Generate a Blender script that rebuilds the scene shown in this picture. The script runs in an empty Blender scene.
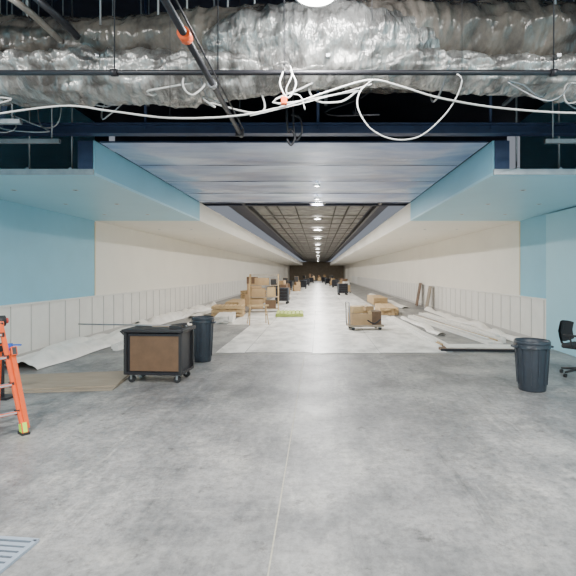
import bpy, bmesh, math, random
from mathutils import Vector, Matrix, noise
random.seed(7)
F=450.0; VX,VY=318.0,272.0; H=1.7
def P(u,v,Y): return Vector(((u-VX)*Y/F, Y, H-(v-VY)*Y/F))

# ---------------------------------------------------------------- materials
def mat(name,col,rough=0.6,metal=0.0,var=0.0,scale=3.0,bump=0.0,bscale=30.0,col2=None,spec=None,emit=0,stretch=(1,1,1),p0=.32,p1=.68,dist=.02):
    m=bpy.data.materials.new(name); m.use_nodes=True
    nt=m.node_tree; b=nt.nodes['Principled BSDF']
    b.inputs['Base Color'].default_value=(*col,1); b.inputs['Roughness'].default_value=rough; b.inputs['Metallic'].default_value=metal
    if spec is not None: b.inputs['Specular IOR Level'].default_value=spec
    if emit:
        b.inputs['Emission Color'].default_value=(*col,1); b.inputs['Emission Strength'].default_value=emit
    tc=nt.nodes.new('ShaderNodeTexCoord'); mp=nt.nodes.new('ShaderNodeMapping'); mp.inputs['Scale'].default_value=stretch
    nt.links.new(tc.outputs['Object'],mp.inputs['Vector'])
    if var>0 or col2:
        n=nt.nodes.new('ShaderNodeTexNoise'); n.inputs['Scale'].default_value=scale; n.inputs['Detail'].default_value=8; n.inputs['Roughness'].default_value=.65
        nt.links.new(mp.outputs[0],n.inputs['Vector'])
        r=nt.nodes.new('ShaderNodeValToRGB'); r.color_ramp.elements[0].position=p0; r.color_ramp.elements[1].position=p1
        c2=col2 if col2 else tuple(c*(1-var) for c in col)
        r.color_ramp.elements[0].color=(*c2,1); r.color_ramp.elements[1].color=(*col,1)
        nt.links.new(n.outputs['Fac'],r.inputs[0]); nt.links.new(r.outputs[0],b.inputs['Base Color'])
    if bump>0:
        n2=nt.nodes.new('ShaderNodeTexNoise'); n2.inputs['Scale'].default_value=bscale; n2.inputs['Detail'].default_value=4
        nt.links.new(mp.outputs[0],n2.inputs['Vector'])
        bp=nt.nodes.new('ShaderNodeBump'); bp.inputs['Strength'].default_value=bump; bp.inputs['Distance'].default_value=dist
        nt.links.new(n2.outputs['Fac'],bp.inputs['Height']); nt.links.new(bp.outputs[0],b.inputs['Normal'])
    return m

def concrete_floor():
    m=mat('concrete_floor',(.40,.405,.41),.5)
    nt=m.node_tree; L=nt.links; b=nt.nodes['Principled BSDF']
    tc=nt.nodes.new('ShaderNodeTexCoord')
    def N(s,d=8,r=.6,st=(1,1,1),loc=(0,0,0),rz=0):
        mp=nt.nodes.new('ShaderNodeMapping'); mp.inputs['Scale'].default_value=st; mp.inputs['Location'].default_value=loc; mp.inputs['Rotation'].default_value=(0,0,rz); L.new(tc.outputs['Object'],mp.inputs[0])
        n=nt.nodes.new('ShaderNodeTexNoise'); n.inputs['Scale'].default_value=s; n.inputs['Detail'].default_value=d; n.inputs['Roughness'].default_value=r
        L.new(mp.outputs[0],n.inputs['Vector']); return n.outputs['Fac']
    def ramp(f,p0,c0,p1,c1):
        r=nt.nodes.new('ShaderNodeValToRGB'); e=r.color_ramp.elements
        e[0].position=p0;e[0].color=(*c0,1);e[1].position=p1;e[1].color=(*c1,1); L.new(f,r.inputs[0]); return r.outputs[0]
    def mul(a,c,fac=1):
        x=nt.nodes.new('ShaderNodeMix'); x.data_type='RGBA'; x.blend_type='MULTIPLY'; x.inputs[0].default_value=fac
        L.new(a,x.inputs[6]); L.new(c,x.inputs[7]); return x.outputs[2]
    base=ramp(N(.7,10,.66),.38,(.20,.20,.20),.62,(.36,.353,.34))
    fine=ramp(N(14,10,.85),.36,(.55,.55,.55),.56,(1,1,1))
    streak=ramp(N(1.6,8,.72,(1,.45,1)),.42,(.68,.69,.70),.54,(1,1,1))
    scuff=ramp(N(2.5,6,.8,(1,.12,1),(3,3,0),.5),.57,(1,1,1),.70,(1.5,1.48,1.42))
    scuff2=ramp(N(3,6,.8,(1,.10,1),(8,1,0),-1.0),.58,(1,1,1),.70,(.62,.62,.62))
    scuff3=ramp(N(2,7,.85,(.12,1,1),(2,7,0),.15),.60,(1,1,1),.72,(1.4,1.38,1.34))
    spots=ramp(N(4,9,.75,(1,1,1),(5,3,1)),.58,(1,1,1),.66,(.55,.54,.53))
    dust=ramp(N(1.4,9,.8,(1,1,1),(9,1,1)),.52,(1,1,1),.68,(1.5,1.47,1.40))
    c=mul(mul(mul(mul(mul(mul(mul(base,fine),streak),spots),dust),scuff),scuff2),scuff3)
    L.new(c,b.inputs['Base Color'])
    rr=nt.nodes.new('ShaderNodeMapRange'); rr.inputs[3].default_value=.28; rr.inputs[4].default_value=.62
    L.new(N(1.5),rr.inputs[0]); L.new(rr.outputs[0],b.inputs['Roughness'])
    bp=nt.nodes.new('ShaderNodeBump'); bp.inputs['Strength'].default_value=.2; bp.inputs['Distance'].default_value=.01
    L.new(N(40,3),bp.inputs['Height']); L.new(bp.outputs[0],b.inputs['Normal'])
    return m

M={}
M['floor']=concrete_floor()
M['paper']=mat('floor_protection',(.84,.82,.77),.36,var=.25,scale=2.2,col2=(.46,.45,.42),stretch=(1,.6,1),p0=.36,p1=.58)
M['joint']=mat('joint_sealant',(.46,.43,.35),.7,var=.3,scale=20)
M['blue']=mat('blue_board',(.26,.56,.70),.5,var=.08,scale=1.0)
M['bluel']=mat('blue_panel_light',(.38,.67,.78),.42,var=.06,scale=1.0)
M['cream']=mat('cream_board',(.86,.82,.73),.55,var=.06,scale=.8)
M['white']=mat('white_wainscot',(.84,.82,.77),.5,var=.1,scale=2)
M['trim']=mat('metal_trim',(.6,.62,.62),.35,.6)
M['wtrim']=mat('white_trim',(.55,.53,.50),.5)
M['deck']=mat('deck_paint',(.03,.032,.055),.7,var=.4,scale=2)
M['steelblue']=mat('blue_steel',(.035,.055,.12),.45,.3,var=.3,scale=4)
M['black']=mat('black_pipe',(.02,.02,.025),.45,.3)
M['ceil']=mat('grey_ceiling',(.25,.235,.21),.8,var=.5,scale=3.5,col2=(.08,.075,.07),bump=.4,bscale=14)
M['brownc']=mat('ceiling_joist',(.10,.09,.08),.7,var=.3)
M['duct']=mat('duct_canvas',(.25,.215,.18),.24,.08,col2=(.055,.05,.046),scale=1.3,bump=.8,bscale=5,stretch=(1.6,1,.8),p0=.38,p1=.66,dist=.04)
M['foil']=mat('silver_foil',(.66,.65,.62),.30,.6,col2=(.24,.23,.22),scale=2.6,bump=1,bscale=9,stretch=(1.8,.7,.7),p0=.42,p1=.62,dist=.05)
M['film']=mat('plastic_film',(.58,.64,.78),.2,.1,col2=(.26,.32,.52),scale=.9,bump=.4,bscale=3,stretch=(.35,1.5,1),p0=.36,p1=.66)
M['sheet']=mat('plastic_sheet',(.88,.85,.79),.35,var=.2,scale=4,bump=.4,bscale=15)
M['galv']=mat('galvanised',(.42,.44,.46),.4,.8,var=.3,scale=6)
M['cable']=mat('white_cable',(.58,.58,.56),.5)
M['orange']=mat('orange_fibreglass',(.80,.11,.02),.4)
M['lime']=mat('lime_rubber',(.50,.85,.05),.5)
M['alu']=mat('aluminium',(.65,.66,.68),.3,.9)
M['slat']=mat('grate_slat',(.36,.42,.50),.45,.3)
M['rubber']=mat('black_rubber',(.02,.02,.022),.55,var=.3,scale=8)
M['bin']=mat('grey_bin_plastic',(.035,.045,.06),.45,var=.3,scale=5)
M['bin2']=mat('bin_liner',(.03,.035,.045),.25,bump=.8,bscale=12)
M['card']=mat('cardboard',(.48,.32,.17),.8,var=.2,scale=4)
M['brown']=mat('brown_panel',(.15,.085,.045),.6,var=.25,scale=5)
M['wood']=mat('lumber',(.60,.42,.22),.7,var=.25,scale=4,stretch=(8,.6,8))
M['ply']=mat('plywood',(.34,.28,.21),.7,var=.25,scale=2,stretch=(1,4,1))
M['green']=mat('green_plastic',(.42,.50,.12),.6,var=.2)
M['bluep']=mat('blue_plastic',(.03,.12,.55),.4)
M['red']=mat('red_paint',(.6,.05,.03),.4)
M['tape']=mat('tape',(.7,.6,.4),.5)
M['lamp']=mat('lamp_lens',(1,.98,.95),.4,emit=34)
M['hole']=mat('dark_recess',(.02,.02,.02),.8)
M['fabric']=mat('black_fabric',(.025,.025,.028),.9,bump=.3,bscale=80)

# ---------------------------------------------------------------- builder
class B:
    def __init__(s,name,loc=(0,0,0),rotz=0):
        s.name=name; s.bm=bmesh.new(); s.mats=[]; s.loc=loc; s.rz=rotz
    def mi(s,k):
        if k not in s.mats: s.mats.append(k)
        return s.mats.index(k)
    def _fin(s,vs,k,smooth=False):
        i=s.mi(k); fs=set(f for v in vs for f in v.link_faces)
        for f in fs: f.material_index=i; f.smooth=smooth
    def box(s,c,sz,k,rot=None,bev=0):
        r=bmesh.ops.create_cube(s.bm,size=1.0); vs=r['verts']
        Mx=Matrix.Translation(Vector(c))@(rot if rot else Matrix.Identity(4))@Matrix.Diagonal((*sz,1))
        bmesh.ops.transform(s.bm,matrix=Mx,verts=vs)
        s._fin(vs,k)
        if bev:
            es=list(set(e for v in vs for e in v.link_edges))
            bmesh.ops.bevel(s.bm,geom=es,offset=bev,segments=2,affect='EDGES',profile=.5)
        return s
    def cyl(s,p1,p2,r1,k,r2=None,seg=16,smooth=True):
        p1=Vector(p1);p2=Vector(p2);d=p2-p1
        r=bmesh.ops.create_cone(s.bm,cap_ends=True,segments=seg,radius1=r1,radius2=r1 if r2 is None else r2,depth=d.length)
        q=d.to_track_quat('Z','Y').to_matrix().to_4x4()
        bmesh.ops.transform(s.bm,matrix=Matrix.Translation((p1+p2)/2)@q,verts=r['verts'])
        s._fin(r['verts'],k,smooth)
        for v in r['verts']:
            for f in v.link_faces:
                if len(f.verts)>4: f.smooth=False
        return s
    def tube(s,pts,r,k,seg=8,sub=6):
        pts=[Vector(p) for p in pts]
        if sub>1 and len(pts)>2:
            out=[]
            for i in range(len(pts)-1):
                p0=pts[max(i-1,0)];p1=pts[i];p2=pts[i+1];p3=pts[min(i+2,len(pts)-1)]
                for j in range(sub):
                    t=j/sub
                    out.append(.5*((2*p1)+(p2-p0)*t+(2*p0-5*p1+4*p2-p3)*t*t+(3*p1-p0-3*p2+p3)*t**3))
            out.append(pts[-1]); pts=out
        rings=[]; prev=None
        for i,p in enumerate(pts):
            t=(pts[min(i+1,len(pts)-1)]-pts[max(i-1,0)]).normalized()
            if prev is None: a=t.orthogonal().normalized()
            else: a=(prev-t*prev.dot(t)).normalized()
            prev=a; b=t.cross(a)
            rings.append([s.bm.verts.new(p+(a*math.cos(q)+b*math.sin(q))*r) for q in [2*math.pi*n/seg for n in range(seg)]])
        i=s.mi(k)
        for a,b in zip(rings,rings[1:]):
            for n in range(seg):
                f=s.bm.faces.new((a[n],a[(n+1)%seg],b[(n+1)%seg],b[n])); f.material_index=i; f.smooth=True
        for rg in (rings[0][::-1],rings[-1]):
            f=s.bm.faces.new(rg); f.material_index=i
        return s
    def lathe(s,prof,k,seg=32,c=(0,0,0)):
        rings=[[s.bm.verts.new((c[0]+r*math.cos(2*math.pi*n/seg),c[1]+r*math.sin(2*math.pi*n/seg),c[2]+z)) for n in range(seg)] for r,z in prof]
        i=s.mi(k)
        for a,b in zip(rings,rings[1:]):
            for n in range(seg):
                f=s.bm.faces.new((a[n],a[(n+1)%seg],b[(n+1)%seg],b[n])); f.material_index=i; f.smooth=True
        return s
    def grid(s,fn,nu,nv,k,closed=False):
        vs=[[s.bm.verts.new(fn(i/nu,j/nv)) for j in range(nv if closed else nv+1)] for i in range(nu+1)]
        mi=s.mi(k)
        for i in range(nu):
            for j in range(nv):
                j2=(j+1)%nv if closed else j+1
                f=s.bm.faces.new((vs[i][j],vs[i+1][j],vs[i+1][j2],vs[i][j2])); f.material_index=mi; f.smooth=True
        return s
    def done(s):
        me=bpy.data.meshes.new(s.name); bmesh.ops.recalc_face_normals(s.bm,faces=s.bm.faces[:])
        s.bm.to_mesh(me); s.bm.free()
        for k in s.mats: me.materials.append(M[k])
        o=bpy.data.objects.new(s.name,me); o.location=s.loc; o.rotation_euler=(0,0,s.rz)
        bpy.context.scene.collection.objects.link(o); return o
def R(ax,a): return Matrix.Rotation(a,4,ax)

# ---------------------------------------------------------------- shell
XL,XR=-5.8,5.25; IL,IR=-3.07,2.4; ZS=3.03; ZC=3.51; Y0,Y1,Y2=6.2,11.7,92
DK=5.595
B('floor').box((0,43,-.1),(18,104,.2),'floor').done()
b=B('floor_protection_paper')
for k in range(4):
    xa=-2.95+k*1.42
    for j in range(12):
        ya=9.45+j*5.0; o=.06*math.sin(k*2.1+j)
        x0=xa+(.8 if (k==0 and j==0) else 0)
        b.grid(lambda u,v:(x0+(1.41-(x0-xa))*v+.02*noise.noise((u*3+j*9,k,1)), ya+o+u*4.98+.05*noise.noise((v*3,k*3,j)), .006+.002*noise.noise((u*9,v*6,k+j))),16,8,'paper')
b.done()
b=B('trim_floor_joint'); b.box((-.28,5.4,.0015),(.010,8,.003),'joint'); b.box((-.3,9.3,.0015),(11,.02,.003),'joint'); b.done()
b=B('wall_left'); b.box((XL-.1,(Y1-8)/2,2.8),(.2,Y1+8,5.6),'blue'); b.box((XL-.1,(Y1+Y2)/2,1.8),(.2,Y2-Y1,3.6),'cream')
b.box((XL-.1,(Y1+12.5)/2,4.6),(.19,.8,2.0),'deck'); b.done()
b=B('wall_right'); b.box((XR+.1,(Y1-8)/2,2.8),(.2,Y1+8,5.6),'blue'); b.box((XR+.1,(Y1+Y2)/2,1.8),(.2,Y2-Y1,3.6),'cream')
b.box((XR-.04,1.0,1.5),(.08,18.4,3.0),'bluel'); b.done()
B('wall_far').box((0,Y2+.1,1.9),(12,.2,3.8),'ply').done()
B('wall_back').box((0,-8.1,2.8),(14,.2,5.6),'cream').done()
for nm,X,sg in (('trim_wainscot_left',XL,1),('trim_wainscot_right',XR,-1)):
    b=B(nm); ys=(-7 if sg>0 else 10.2)
    b.box((X+sg*.012,(ys+70)/2,.54),(.024,70-ys,1.06),'white')
    b.box((X+sg*.03,(ys+70)/2,1.07),(.06,70-ys,.035),'white')
    b.box((X+sg*.02,(ys+70)/2,.06),(.045,70-ys,.11),'wtrim')
    y=ys+.2
    while y<60:
        b.box((X+sg*.028,y,.58),(.014,.02,.95),'wtrim'); y+=.61
    b.done()
for nm,X in (('trim_panel_seam_left',XL+.004),('trim_panel_seam_right',XR-.004)):
    b=B(nm); b.box((X,Y1,2.05),(.012,.05,1.9),'tape'); b.done()
for nm,Xi,Xw,sg in (('soffit_left',IL,XL,1),('soffit_right',IR,XR,-1)):
    b=B(nm); Xw2=Xw+sg*.004; w=abs(Xi-Xw2)
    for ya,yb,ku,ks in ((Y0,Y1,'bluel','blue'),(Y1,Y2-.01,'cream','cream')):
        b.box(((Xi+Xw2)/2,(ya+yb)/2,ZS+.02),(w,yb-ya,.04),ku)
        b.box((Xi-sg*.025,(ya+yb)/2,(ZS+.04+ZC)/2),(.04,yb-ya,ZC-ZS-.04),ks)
    b.box((Xi-sg*.13,Y0-.01,(ZS+.05+ZC)/2),(.2,.02,ZC-ZS-.06),'steelblue')
    b.box(((Xi+Xw)/2,Y0-.018,ZS+.045),(w-.02,.03,.075),'galv')
    x=Xi-sg*.4
    while abs(x-Xw)>.2:
        b.box((x,Y0+1.2,ZS+.09),(.04,2.2,.09),'galv'); b.cyl((x,Y0+.15,ZS+.1),(x,Y0+.15,DK),.012,'galv',seg=6); x-=sg*.6
    b.done()
b=B('ceiling')
b.box((0,2.4,5.7),(13,21,.2),'deck')
b.box((-.2,12.9,4.6),(11.2,.1,2.0),'deck')
b.box((-.2,(Y1+Y2)/2,3.80),(3.7,Y2-Y1,.1),'ceil')
b.box((-.33,(Y1+Y2)/2,3.96),(5.4,Y2-Y1,.06),'deck')
for x in (-2.1,1.75,): b.box((x,51.9,3.68),(.08,80,.14),'black')
for x,r in ((-1.6,.03),(-1.25,.015),(-.7,.02),(.55,.015),(.95,.03),(1.4,.015)): b.cyl((x,12,3.70),(x,91.8,3.70),r,'brownc',seg=8)
y=12.3; n=0
while y<80:
    b.box((-.2,y,3.74),(3.7,.04,.02),'brownc'); y+=(1.6,2.3,1.1)[n%3]; n+=1
b.done()
NP=4
def film(u,v):
    y=Y0+.05+u*(Y1-Y0-.1); x=IL+.03+v*(IR-IL-.06)
    s=abs(math.sin(u*math.pi*NP)); e=min(1,v*8,(1-v)*8)
    return (x,y,3.500-.06*s*e*(.8+.6*noise.noise((x*.5,y*.7,3)))-.015*e*noise.noise((x*.9,y*3,0)))
b=B('plastic_film_ceiling'); b.grid(film,180,90,'film')
for i in range(NP+1): b.box(((IL+IR)/2,Y0+.05+i*(Y1-Y0-.1)/NP,3.505),(IR-IL-.1,.02,.02),'steelblue')
for i in range(NP): b.box(((IL+IR)/2,Y0+.5+i*(Y1-Y0-.1)/NP,3.56),(IR-IL-.1,.05,.08),'steelblue')
b.done()
B('header_beam').box(((IL+IR)/2,Y1+.02,3.60),(IR-IL-.02,.06,.22),'steelblue').done()
b=B('steel_beam')
b.box((-.3,6.0,3.66),(10.4,.14,.02),'steelblue'); b.box((-.3,6.0,3.54),(10.4,.14,.02),'steelblue'); b.box((-.3,6.0,3.6),(10.4,.02,.12),'steelblue')
for x in (-4.6,-2.3,0,2.3,4.4): b.cyl((x,6.0,3.6),(x,6.0,DK),.02,'steelblue',seg=8)
b.done()

# ---------------------------------------------------------------- overhead services
def ductfn(cy,cz,ry,rz,x0,x1,amp,seed,prof=None,fr=1.2,wr=.05):
    def f(u,v):
        x=x0+(x1-x0)*u; a=2*math.pi*v
        k=prof(x) if prof else (1,0)
        ca,sa=math.cos(a),math.sin(a)
        q=Vector((x*fr,ca*fr*.6,sa*fr*.6+seed))
        n=noise.noise(q)*.9+(.5-abs(noise.noise(q*2.3)))*.5
        w1=.4-abs(noise.noise(Vector((x*7+ca*1.2,ca*.9,sa*.9+seed))))
        w2=.4-abs(noise.noise(Vector((x*3-sa*1.6,ca*2.2,sa*2.2+seed*2))))
        rr=1+amp*n+wr*(w1+w2)
        return (x,cy+ca*ry*rr*k[0],cz+k[1]+sa*rz*rr*k[0])
    return f
b=B('wrapped_air_duct'); b.grid(ductfn(5.15,4.22,.55,.36,-5.7,5.1,.14,0,lambda x:(1+.12*math.sin(x*.9+.5),.05*math.sin(x*.7+1)),1.0,.12),560,72,'duct',True)
for x in (-4.5,-2.2,.1,2.4,4.6):
    for y in (4.55,5.85): b.cyl((x,y,4.2),(x,y,DK),.01,'galv',seg=6)
    b.box((x,5.15,3.86),(.04,1.35,.03),'galv')
b.done()
def pf(x):
    return (.75+.35*min(1,max(0,(-x-.2)/1.6))+.2*min(1,max(0,(x-1.8)/.8)),.0+.10*(math.exp(-(x-.8)**2/1.6)))
b=B('foil_insulated_duct'); b.grid(ductfn(4.85,3.78,.34,.18,-5.7,5.1,.28,7,pf,1.5,.34),620,64,'foil',True)
b.grid(ductfn(4.72,4.10,.3,.34,-1.2,1.3,.25,13,lambda x:(math.sqrt(max(.001,1-((x-.05)/1.27)**2)),0),1.4,.24),260,64,'foil',True)
for x in (-3.4,-1.2,1.3,3.4): b.tube([(x,4.45,3.75),(x,4.85,3.60),(x,5.2,3.75),(x,5.2,4.6),(x,5.15,DK)],.012,'galv')
b.done()
b=B('branch_duct_bend')
b.tube([(-4.2,3.9,4.25),(-3.2,3.9,4.27),(-2.65,3.9,4.2),(-2.35,3.95,4.0),(-2.3,4.3,3.95)],.035,'black',seg=12)
b.tube([(-4.2,3.8,4.12),(-3.2,3.8,4.13),(-2.75,3.8,4.08),(-2.5,3.85,3.95),(-2.45,4.3,3.9)],.03,'duct',seg=12)
b.cyl((-3.6,3.9,4.2),(-3.6,3.9,DK),.01,'galv',seg=6); b.done()
b=B('sprinkler_pipe'); b.cyl((-5.2,4.2,3.56),(4.6,4.2,3.56),.024,'black')
for x in (-4,-1.9,2.2,4): b.cyl((x,4.2,3.56),(x,4.2,DK),.006,'black',seg=6); b.cyl((x-.03,4.2,3.56),(x+.03,4.2,3.56),.034,'black')
b.done()
b=B('conduit_run'); b.cyl((-.956,2.4,3.4),(-.956,5.62,3.4),.026,'black'); b.cyl((-.91,2.4,3.44),(-.91,5.5,3.44),.007,'black')
b.cyl((-.956,3.19,3.4),(-.956,3.28,3.4),.046,'orange'); b.cyl((-.956,4.05,3.4),(-.956,4.1,3.4),.04,'galv')
for y in (4.3,5.5): b.cyl((-.956,y,3.4),(-.956,y,DK),.006,'black',seg=6)
b.box((-.956,5.5,3.4),(.1,.04,.08),'black'); b.done()
b=B('white_cable')
b.tube([P(-30,118,4.3),P(60,106,4.2),P(110,111,4.12),P(170,118,4.1),P(235,116,4.1),P(285,106,4.15),P(330,91,4.13),P(370,80,4.12),P(400,86,4.12),P(440,98,4.1),P(500,108,4.12),P(576,113,4.2),P(640,110,4.3)],.009,'cable')
b.tube([P(372,80,4.1),P(360,92,4.08),P(358,108,4.05),P(370,128,4.05),P(392,139,4.05),P(418,137,4.08),P(440,120,4.1),P(455,100,4.12),P(462,80,4.15),P(455,73,4.2)],.006,'cable')
b.tube([P(290,66,4.1),P(292,75,4.06),P(286,92,4.05),P(300,96,4.08),P(305,110,4.1)],.006,'cable')
b.tube([P(283,72,4.12),P(280,85,4.06),P(288,98,4.05),P(296,84,4.07),P(290,70,4.12)],.008,'cable')
b.tube([P(250,116,4.1),P(300,104,4.09),P(345,92,4.08),P(372,84,4.1)],.005,'cable')
for u,v in ((372,80),(170,118),(462,80),(285,106)):
    p=P(u,v,4.12); b.cyl(p,(p.x,p.y,DK),.0025,'black',seg=5)
b.done()
b=B('junction_box'); p=P(284,101,4.05); b.box(p,(.055,.05,.07),'orange',bev=.008); b.cyl((p.x,p.y,p.z),(p.x,p.y,DK),.004,'black',seg=6); b.done()
b=B('pipe_hanger_hook'); 
b.tube([(-.38,5.5,DK),(-.38,5.5,3.6),(-.33,5.5,3.45),(-.28,5.5,3.35),(-.33,5.5,3.25),(-.38,5.5,3.33)],.014,'black'); 
b.tube([(-.30,5.5,DK),(-.30,5.5,3.5),(-.2,5.5,3.4),(-.22,5.5,3.58),(-.33,5.5,3.62)],.012,'black'); b.done()
b=B('loose_wiring')
for i in range(16):
    side=-1 if i%2 else 1; x0=side*random.uniform(2.3,4.6) if i<12 else random.uniform(-2,2); y=random.uniform(4.6,5.8); z=3.62
    pts=[(x0,y,5.5),(x0,y,4.4),(x0,y,z)]
    for k in range(4): pts.append((x0+random.uniform(-.5,.5),y+random.uniform(-.3,.1),z-random.uniform(-.05,.22)))
    pts.append((x0+.3,y,4.0)); pts.append((x0+.3,y,5.5))
    b.tube(pts,random.choice((.006,.008,.010)),random.choice(('black','cable','galv','black')))
b.done()
for i,(x,sg) in enumerate(((-4.1,1),(3.7,-1))):
    b=B('strut_rack')
    for k in range(4):
        b.box((x+sg*(k*.25-.4),5.35,3.42+.05*k),(.05,1.0,.04),('galv','black','galv','steelblue')[k],rot=R('Z',sg*(.35+.1*k)))
    for yy in (5.0,5.75): b.box((x,yy,3.37),(1.6,.05,.05),'galv')
    for xx in (-.7,.7): b.cyl((x+xx,5.0,3.36),(x+xx,5.0,DK),.008,'galv',seg=6); b.cyl((x+xx,5.75,3.36),(x+xx,5.75,DK),.008,'galv',seg=6)
    b.done()
for x,y in ((-3.45,4.55),(2.75,4.6)):
    b=B('pendant_sprinkler',(x,y,0)); b.lathe([(0.0,3.3),(.03,3.3),(.035,3.27),(.06,3.24),(.06,3.225),(.0,3.22)],'white',20); b.cyl((0,0,3.28),(0,0,DK),.010,'black',seg=8); b.done()

# ---------------------------------------------------------------- lamps
def area(name,loc,size,power,col=(1,.98,.95),shape='DISK',sy=None):
    l=bpy.data.lights.new(name,'AREA'); l.shape=shape; l.size=size; 
    if sy: l.size_y=sy
    l.energy=power; l.color=col
    o=bpy.data.objects.new(name,l); o.location=loc; bpy.context.scene.collection.objects.link(o); return o
for y in (8.9,10.5,12.9,16.5,20.8,26,32,38,45,53,62,72,83):
    near=y<11.7; z=3.40 if near else 3.64; r=.06 if near else (.22 if y<14 or y>20 else .14)
    b=B('ceiling_downlight',(-.02,y,0)); b.lathe([(0,z-.004),(r*.8,z-.004)],'lamp',24); b.lathe([(r*.8,z-.006),(r,z-.01),(r*1.1,z+.005),(r*1.1,z+.025)],'trim',24); 
    b.cyl((0,0,z+.01),(0,0,3.5 if near else 3.76),.03,'trim')
    b.done()
    area('downlight_beam',(-.02,y,z-.03),.3,(45 if near else 280 if y<60 else 250))
b=B('high_bay_or_fill_lamp',(-.02,3.7,0)); b.lathe([(0,3.985),(.17,3.985)],'lamp',32); b.lathe([(.17,3.98),(.19,3.985),(.18,4.07),(.08,4.17),(.05,4.3),(0,4.32)],'trim',32); b.cyl((0,0,4.3),(0,0,DK),.01,'black',seg=6); b.done()
area('high_bay_or_fill_beam',(-.02,3.7,3.96),.34,170)
pl=bpy.data.lights.new('foil_fill_light','POINT'); pl.energy=65; pl.shadow_soft_size=.1; po=bpy.data.objects.new('foil_fill_light',pl); po.location=(.25,3.8,4.15); bpy.context.scene.collection.objects.link(po)  # added point light beside the lamp, brightens the foil duct
for x in (-3.4,3.2):  # unseen lamps added near and behind the camera to brighten the hall
    for y in (-5,-1.5,2.2):
        b=B('high_bay_or_fill_lamp',(x,y,0)); b.lathe([(0,4.5),(.2,4.5)],'lamp',32); b.lathe([(.2,4.495),(.22,4.5),(.2,4.6),(.08,4.7),(0,4.75)],'trim',32); b.cyl((0,0,4.7),(0,0,DK),.01,'black',seg=6); b.done()
        area('high_bay_or_fill_beam',(x,y,4.47),.4,265,(1,.985,.96))
for X in ((XL+IL)/2,(XR+IR)/2):
    for y in (7.3,8.8,10.4,14,18,22,26,30,36,42):
        for dx in (-.5,.5):
            b=B('recessed_downlight',(X+dx,y,0)); b.lathe([(0,ZS-.004),(.03,ZS-.004)],'hole',20); b.lathe([(.03,ZS-.004),(.045,ZS-.008),(.05,ZS-.001)],'trim',20); b.done()

# ---------------------------------------------------------------- objects
def trash_can(x,y,h,r,k='bin'):
    b=B('trash_can',(x,y,0))
    b.lathe([(0,0.0),(r*.78,0),(r*.8,.02),(r*.97,h*.9),(r*.97,h*.93),(r*1.04,h*.94),(r*1.05,h*.99),(r*1.02,h),(r*.95,h*.99),(r*.93,h*.9),(r*.78,.04),(0,.03)],k,40)
    for n in range(12):
        a=2*math.pi*n/12; b.box((r*.90*math.cos(a),r*.90*math.sin(a),h*.5),(.02,.02,h*.75),k,rot=R('Z',a)@R('Y',math.atan2(r*.17,h*.9)*1.0))
    for a in (0,math.pi):
        b.box((r*1.08*math.cos(a),r*1.08*math.sin(a),h*.88),(.06,.14,.03),k,bev=.008)
    b.grid(lambda u,v:((r*(1.0+.07*u))*math.cos(2*math.pi*v),(r*(1.0+.07*u))*math.sin(2*math.pi*v),h*1.01-u*(.10+.05*noise.noise((math.cos(2*math.pi*v)*2,math.sin(2*math.pi*v)*2,1)))),6,64,'bin2',True)
    return b
trash_can(3.10,6.52,.71,.235).done()
trash_can(-2.20,8.6,.84,.20,'bin').done()

b=B('tool_cart',(-2.50,7.12,0),math.radians(-4))
W,D,Hc=.90,.55,.80
b.box((0,0,.15),(W,D,.04),'black'); b.box((0,0,Hc),(W+.06,D+.06,.05),'rubber',bev=.012)
b.box((0,0,.46),(W-.06,D-.06,.60),'black'); b.box((.03,-D/2+.02,.46),(W-.13,.025,.54),'brown'); b.box((.02,-D/2+.01,.74),(W-.1,.03,.03),'black')
for sx in(-1,1):
    for sy in(-1,1):
        b.box((sx*(W/2-.02),sy*(D/2-.02),.47),(.045,.045,.66),'rubber')
        x,y=sx*(W/2-.09),sy*(D/2-.08)
        b.box((x,y,.122),(.07,.05,.02),'galv'); b.cyl((x-.0,y-.02,.055),(x,y+.02,.055),.055,'rubber'); b.box((x,y-.028,.09),(.03,.006,.08),'galv'); b.box((x,y+.028,.09),(.03,.006,.08),'galv')
b.tube([(-W/2,-.2,.7),(-W/2-.09,-.2,.78),(-W/2-.09,.2,.78),(-W/2,.2,.7)],.014,'rubber',sub=1)
b.box((.3,.0,.845),(.2,.25,.04),'rubber'); b.cyl((.05,.1,.83),(.4,.1,.87),.02,'black')
b.box((.1,.12,.835),(.5,.14,.02),'ply')
b.cyl((-1.45,.17,.845),(.42,.05,.845),.011,'galv')
b.done()

b=B('step_ladder',(-3.63,4.78,0),math.radians(-38))
Ht=1.16; sp=.44; w=.24
def rail(x0,y0,x1,y1,z1,k='orange',s=(.03,.07)):
    p=Vector((x0,y0,.05));q=Vector((x1,y1,z1)); d=q-p
    b.box((p+q)/2,(s[1],s[0],d.length),k,rot=d.to_track_quat('Z','Y').to_matrix().to_4x4())
for sx in(-1,1):
    for sy in(-1,1):
        y0=sy*(w+.05); y1=sy*(w-.04)
        rail(sx*sp,y0,sx*.05,y1,Ht,s=(.022,.045))
        rail(sx*sp*1.03,y0*1.12,sx*.19,sy*(w+.03),.85,'orange',(.020,.045))
        b.box((sx*(sp+.01),y0,.06),(.09,.06,.12),'lime',rot=R('Y',-sx*.36),bev=.01); b.box((sx*(sp+.02),y0,.012),(.13,.075,.024),'rubber')
        b.box((sx*.20,sy*(w+.04),.84),(.06,.06,.10),'rubber',rot=R('Y',-sx*.36),bev=.01)
    for i,z in enumerate((.22,.50,.78,1.02)):
        x=sx*(sp-(sp-.05)*z/Ht); b.box((x,0,z),(.06,2*(w+.03-.08*z/Ht),.03),'alu',bev=.006)
        for sy in (-1,1): b.box((x,sy*(w+.03-.08*z/Ht),z),(.05,.04,.05),'rubber')
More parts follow.
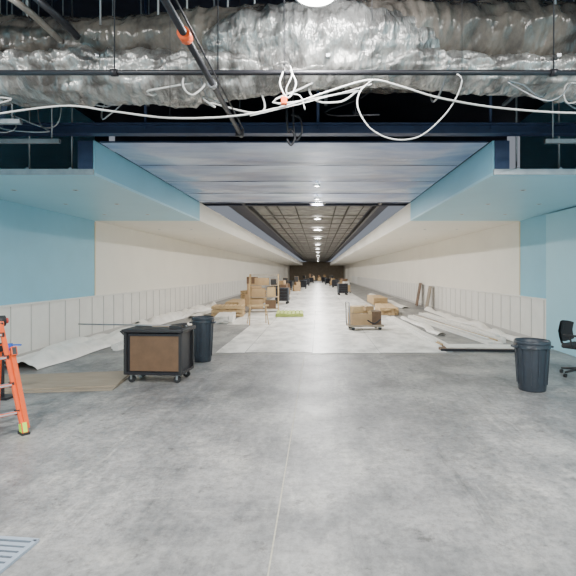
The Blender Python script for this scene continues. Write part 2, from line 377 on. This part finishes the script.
for sy in (-1,1):
    b.cyl((0,sy*(w-.08),Ht),(0,sy*(w+.02),Ht),.06,'rubber'); b.cyl((0,sy*(w+.02),Ht),(0,sy*(w+.05),Ht),.03,'red')
    b.box((0,sy*(w-.03),Ht-.05),(.14,.05,.10),'rubber',bev=.01)
b.done()
b=B('blue_clamp_bar',(-4.12,6.05,0)); b.box((0,0,.72),(.26,.02,.02),'bluep'); b.box((-.12,0,.37),(.03,.03,.7),'black'); b.box((-.12,0,.015),(.24,.2,.03),'black'); b.box((-.02,0,.68),(.05,.04,.12),'bluep'); b.done()

b=B('plywood_sheet',(-4.15,6.85,0),math.radians(7)); b.box((0,0,.012),(2.3,1.1,.018),'ply'); b.box((.08,.05,.031),(2.1,1.0,.018),'ply',rot=R('Z',.05)); b.done()
b=B('floor_boards',(3.6,9.85,0),math.radians(-4)); b.box((0,0,.03),(1.9,.5,.05),'brown'); b.box((.05,.02,.07),(1.7,.40,.03),'sheet'); b.box((0,-.26,.03),(1.9,.02,.05),'black'); b.done()
b=B('long_trim_boards',(2.72,13.1,.012),math.radians(1.5))
for i,(x,L,k) in enumerate(((-.12,6.4,'white'),(.0,6.0,'wood'),(.12,6.6,'white'))): b.box((x,.1*i,.03),(.09,L,.06),k)
b.box((-.05,.2,.075),(.09,5.6,.03),'white'); b.done()
b=B('long_trim_boards',(3.85,13.6,.0),math.radians(6))
for i,(x,L,k) in enumerate(((-.15,6.2,'white'),(.0,6.8,'sheet'),(.13,6.0,'wood'))): b.box((x,.1*i,.035),(.11,L,.07),k)
b.cyl((-.05,-2.8,.095),(-.02,3.0,.095),.025,'white'); b.done()
b=B('long_trim_boards',(4.35,14.4,.0),math.radians(3))
for i,(x,L,k) in enumerate(((-.08,7.2,'white'),(.06,6.8,'white'))): b.box((x,.1*i,.04),(.11,L,.08),k)
b.box((0,0,.10),(.12,6.2,.04),'white'); b.done()
b=B('long_trim_boards',(-4.05,12.4,.0),math.radians(-7))
for i,(x,L,k) in enumerate(((-.16,5.0,'white'),(.0,5.6,'white'),(.14,4.6,'wood'))): b.box((x,.1*i,.05),(.12,L,.10),k)
b.box((-.06,0,.125),(.14,4.6,.05),'white'); b.done()
def crumple(name,p0,p1,w,h,seed,k='sheet'):
    p0=Vector(p0);p1=Vector(p1);d=p1-p0;n=Vector((-d.y,d.x,0)).normalized()
    def f(u,v):
        q=Vector((u*d.length*.7,v*w*2.2,seed)); z=(.35+abs(noise.noise(q))+.4*abs(noise.noise(q*2.3)))*h*max(0,math.sin(math.pi*v))**.5
        ww=w*(1+.2*noise.noise((u*d.length*.5,seed,v*.3)))
        p=p0+d*u+n*(v-.5)*ww+n*.15*noise.noise((u*4,seed,5)); return (p.x,p.y,.012+z)
    b=B(name); b.grid(f,150,24,k); return b.done()
crumple('plastic_sheeting',(-5.25,7.8,0),(-4.95,12.6,0),.8,.28,1)
crumple('plastic_sheeting',(-5.3,13.2,0),(-5.1,22,0),.5,.26,2)
crumple('plastic_sheeting',(-4.6,16.5,0),(-4.5,30,0),.4,.1,3)
crumple('plastic_sheeting',(4.9,10.3,0),(4.85,20,0),.3,.14,6)
crumple('plastic_sheeting',(3.3,12.0,0),(3.15,16.6,0),.25,.10,4)
crumple('plastic_sheeting',(4.1,21,0),(4.0,34,0),.4,.1,8)

b=B('office_chair',(4.28,7.35,0),math.radians(35))
for n in range(5):
    a=2*math.pi*n/5+.3; e=Vector((.3*math.cos(a),.3*math.sin(a),.08)); b.cyl((0,0,.12),e,.025,'rubber',r2=.016); b.cyl(e+Vector((-.0,-.02,-.05)),e+Vector((0,.02,-.05)),.03,'rubber')
b.cyl((0,0,.1),(0,0,.45),.028,'black'); b.box((0,0,.49),(.42,.42,.08),'fabric',bev=.03)
for off in (-.02,.02):
    b.grid(lambda u,v:((u-.5)*.40,.22+off+.06*math.cos((u-.5)*3)-.02+.03*math.sin(v*3),.54+.35*v-.04*(2*u-1)**2*(1 if v>.5 else -1)),12,12,'fabric')
b.tube([(0,.1,.46),(0,.28,.5),(0,.30,.62),(0,.28,.8)],.02,'rubber')
for s in(-1,1): b.tube([(s*.2,.0,.48),(s*.26,.0,.5),(s*.27,.02,.66),(s*.27,-.10,.68),(s*.27,.14,.68)],.016,'rubber',sub=3)
b.done()

b=B('floor_grate',(-2.27,2.58,0),math.radians(-6))
b.box((0,0,.003),(.92,.60,.006),'hole')
for y in (-.30,.30): b.box((0,y,.009),(.96,.03,.018),'slat')
for x in (-.47,.47): b.box((x,0,.009),(.03,.6,.018),'slat')
for i in range(11): b.box((0,-.25+i*.05,.009),(.92,.032,.014),'slat')
for x in (-.2,.1): b.box((x,0,.006),(.015,.58,.01),'slat')
b.done()

def box_stack(name,x,y,rot,parts,wheels=True,base=(1,.6),z0=.12):
    b=B(name,(x,y,.012),rot)
    if wheels:
        b.box((0,0,z0),(*base,.05),'ply')
        for sx in(-1,1):
            for sy in(-1,1):
                cx,cy=sx*(base[0]/2-.1),sy*(base[1]/2-.08); b.cyl((cx,cy-.02,.05),(cx,cy+.02,.05),.05,'rubber'); b.box((cx,cy,.09),(.05,.05,.04),'galv')
        z0+=.025
    else: z0=0
    for (cx,cy,cz,sx,sy,sz,k,r) in parts:
        b.box((cx,cy,z0+cz+sz/2),(sx,sy,sz),k,rot=R('Z',r),bev=.006)
        if k=='card': b.box((cx,cy,z0+cz+sz+.001),(.05,sy*.99,.002),'tape',rot=R('Z',r))
    return b
b=box_stack('material_cart',1.38,13.3,math.radians(8),[(-.15,0,0,.6,.5,.34,'card',.05),(.3,.02,0,.32,.5,.40,'brown',-.08),(-.2,.03,.34,.46,.36,.20,'wood',.2),(.05,-.05,.42,.3,.3,.12,'card',.4)],base=(1.0,.6))
b.tube([(-.5,-.25,.14),(-.52,-.25,.8),(-.52,.25,.8),(-.5,.25,.14)],.018,'galv',sub=1); b.cyl((.1,-.26,.5),(.1,.26,.66),.05,'wood'); b.tube([(.0,-.32,.3),(.2,-.34,.2),(.4,-.32,.32)],.02,'black'); b.done()
def sawhorse(x,y,rot,h=.75,w=.9):
    b=B('sawhorse',(x,y,.012),rot); b.box((0,0,h),(w,.09,.05),'wood')
    for sx in(-1,1):
        for sy in(-1,1):
            p=Vector((sx*(w/2-.04),sy*.24,0));q=Vector((sx*(w/2-.1),sy*.03,h)); b.cyl(p,q,.018,'wood',seg=8)
        b.box((sx*(w/2-.07),0,.3),(.03,.32,.03),'wood')
    b.done()
sawhorse(-1.95,14.6,.3,.6,.7)
b=B('shelving_rack',(-2.3,19.3,.012),.08)
for sx in (-.6,.6):
    for sy in (-.28,.28): b.box((sx,sy,.8),(.05,.05,1.6),'wood')
for z in (.12,.62,1.12,1.56): b.box((0,0,z),(1.25,.6,.03),'ply')
for (x,z,sx,sz,k) in ((-.3,.135,.5,.42,'card'),(.27,.135,.45,.34,'brown'),(-.25,.635,.55,.36,'card'),(.3,.635,.35,.42,'wood'),(-.1,1.135,.6,.3,'card'),(.4,1.135,.25,.25,'rubber')):
    b.box((x,0,z+sz/2),(sx,.45,sz),k,bev=.006)
b.done()
box_stack('cardboard_box_stack',-3.25,22.6,.1,[(0,0,0,.8,.6,.6,'card',0),(.05,0,.6,.7,.5,.5,'card',.1),(-.05,0,1.1,.5,.45,.35,'brown',-.1)],wheels=False).done()
b=B('green_pallet',(-1.1,17.6,.012),.05)
for i in range(7): b.box((-.45+i*.15,0,.12),(.11,1.5,.025),'green')
for y in(-.65,0,.65): b.box((0,y,.055),(1.05,.1,.105),'green')
b.done()
def wood_pallet(x,y,rot,n=1):
    b=B('wood_pallet',(x,y,.012),rot)
    for k in range(n):
        z=k*.14
        for yy in(-.5,0,.5): b.box((0,yy,z+.06),(1.2,.05,.09),'wood')
        for i in range(8): b.box((-.54+i*.154,0,z+.115),(.10,1.05,.02),'wood')
        for i in range(4): b.box((-.5+i*.333,0,z+.009),(.10,1.05,.018),'wood')
    b.done()
wood_pallet(-3.45,17.4,.1,3)
wood_pallet(-3.5,24.5,-.1,5)
def lumber(name,x,y,rot,n,m,L=2.4,w=.14,t=.045,k='wood'):
    b=B(name,(x,y,.012),rot)
    for j in range(m):
        for i in range(n):
            b.box(((i-n/2+.5)*(w+.006)+random.uniform(-.01,.01),random.uniform(-.08,.08),t/2+j*(t+.001)),(w,L,t),k)
    b.done()
lumber('lumber_stack',2.85,18.9,-.05,5,6,2.6)
lumber('lumber_stack',-3.2,15.6,.12,4,5,1.6,k='sheet')
lumber('lumber_stack',-3.7,20.2,.05,4,9,2.4)
lumber('lumber_stack',3.2,24.5,.0,5,8,3.0)
for x,y,hh,k in ((XR-.25,22.4,1.15,'brown'),(XR-.25,20.4,1.05,'ply')):
    b=B('leaning_board'); s=1 if x>0 else -1; b.box((x,y,hh/2+.02),(.03,.5,hh),k,rot=R('Y',s*.17)); b.done()
for i,(x,y) in enumerate(((-2.1,27),(-2.4,34),(2.2,36),(-1.9,40),(2.3,44),(-2.2,48),(1.7,53),(-1.8,60),(1.9,66),(-1.3,74),(1.2,78),(.2,86),(-.9,85))):
    pr=[(0,0,0,.6,.5,.5,random.choice(('card','wood')),random.uniform(-.2,.2)),(.05,0,.5,.4,.4,.3,random.choice(('card','brown','sheet')),.2)]
    if y>25: pr.append((-.05,0,.8,.35,.3,random.uniform(.1,.6),random.choice(('brown','rubber','card')),0))
    box_stack('cardboard_box_stack' if i%2 else 'box_trolley',x,y,random.uniform(-.4,.4),pr,wheels=(i%2==0),base=(.8,.6)).done()
for i,(x,y) in enumerate(((-1.9,24),(-2.6,30),(1.8,33),(-1.5,45),(1.9,49),(-2.8,42),(-1.4,55),(1.3,60),(-1.0,68),(1.0,72))):
    b=B('tool_chest',(x,y,.012),random.uniform(-.3,.3)); b.box((0,0,.5),(.7,.5,.7),'bin',bev=.02)
    for k in range(4): b.box((0,-.255,.25+k*.16),(.62,.015,.13),'black'); b.box((0,-.265,.28+k*.16),(.3,.012,.012),'black')
    for sx in(-1,1):
        for sy in(-1,1): b.cyl((sx*.28,sy*.18-.02,.07),(sx*.28,sy*.18+.02,.07),.07,'rubber'); b.box((sx*.28,sy*.18,.13),(.05,.03,.05),'galv')
    b.done()

w=bpy.data.worlds.new('World'); bpy.context.scene.world=w; w.use_nodes=True
w.node_tree.nodes['Background'].inputs[0].default_value=(.8,.87,1,1); w.node_tree.nodes['Background'].inputs[1].default_value=.3
cd=bpy.data.cameras.new('Camera'); cd.sensor_width=36; cd.lens=36*F/576; cd.shift_x=-30/576; cd.shift_y=-16/576
co=bpy.data.objects.new('Camera',cd); co.location=(0,0,H); co.rotation_euler=(math.radians(90),0,0); bpy.context.scene.collection.objects.link(co); bpy.context.scene.camera=co
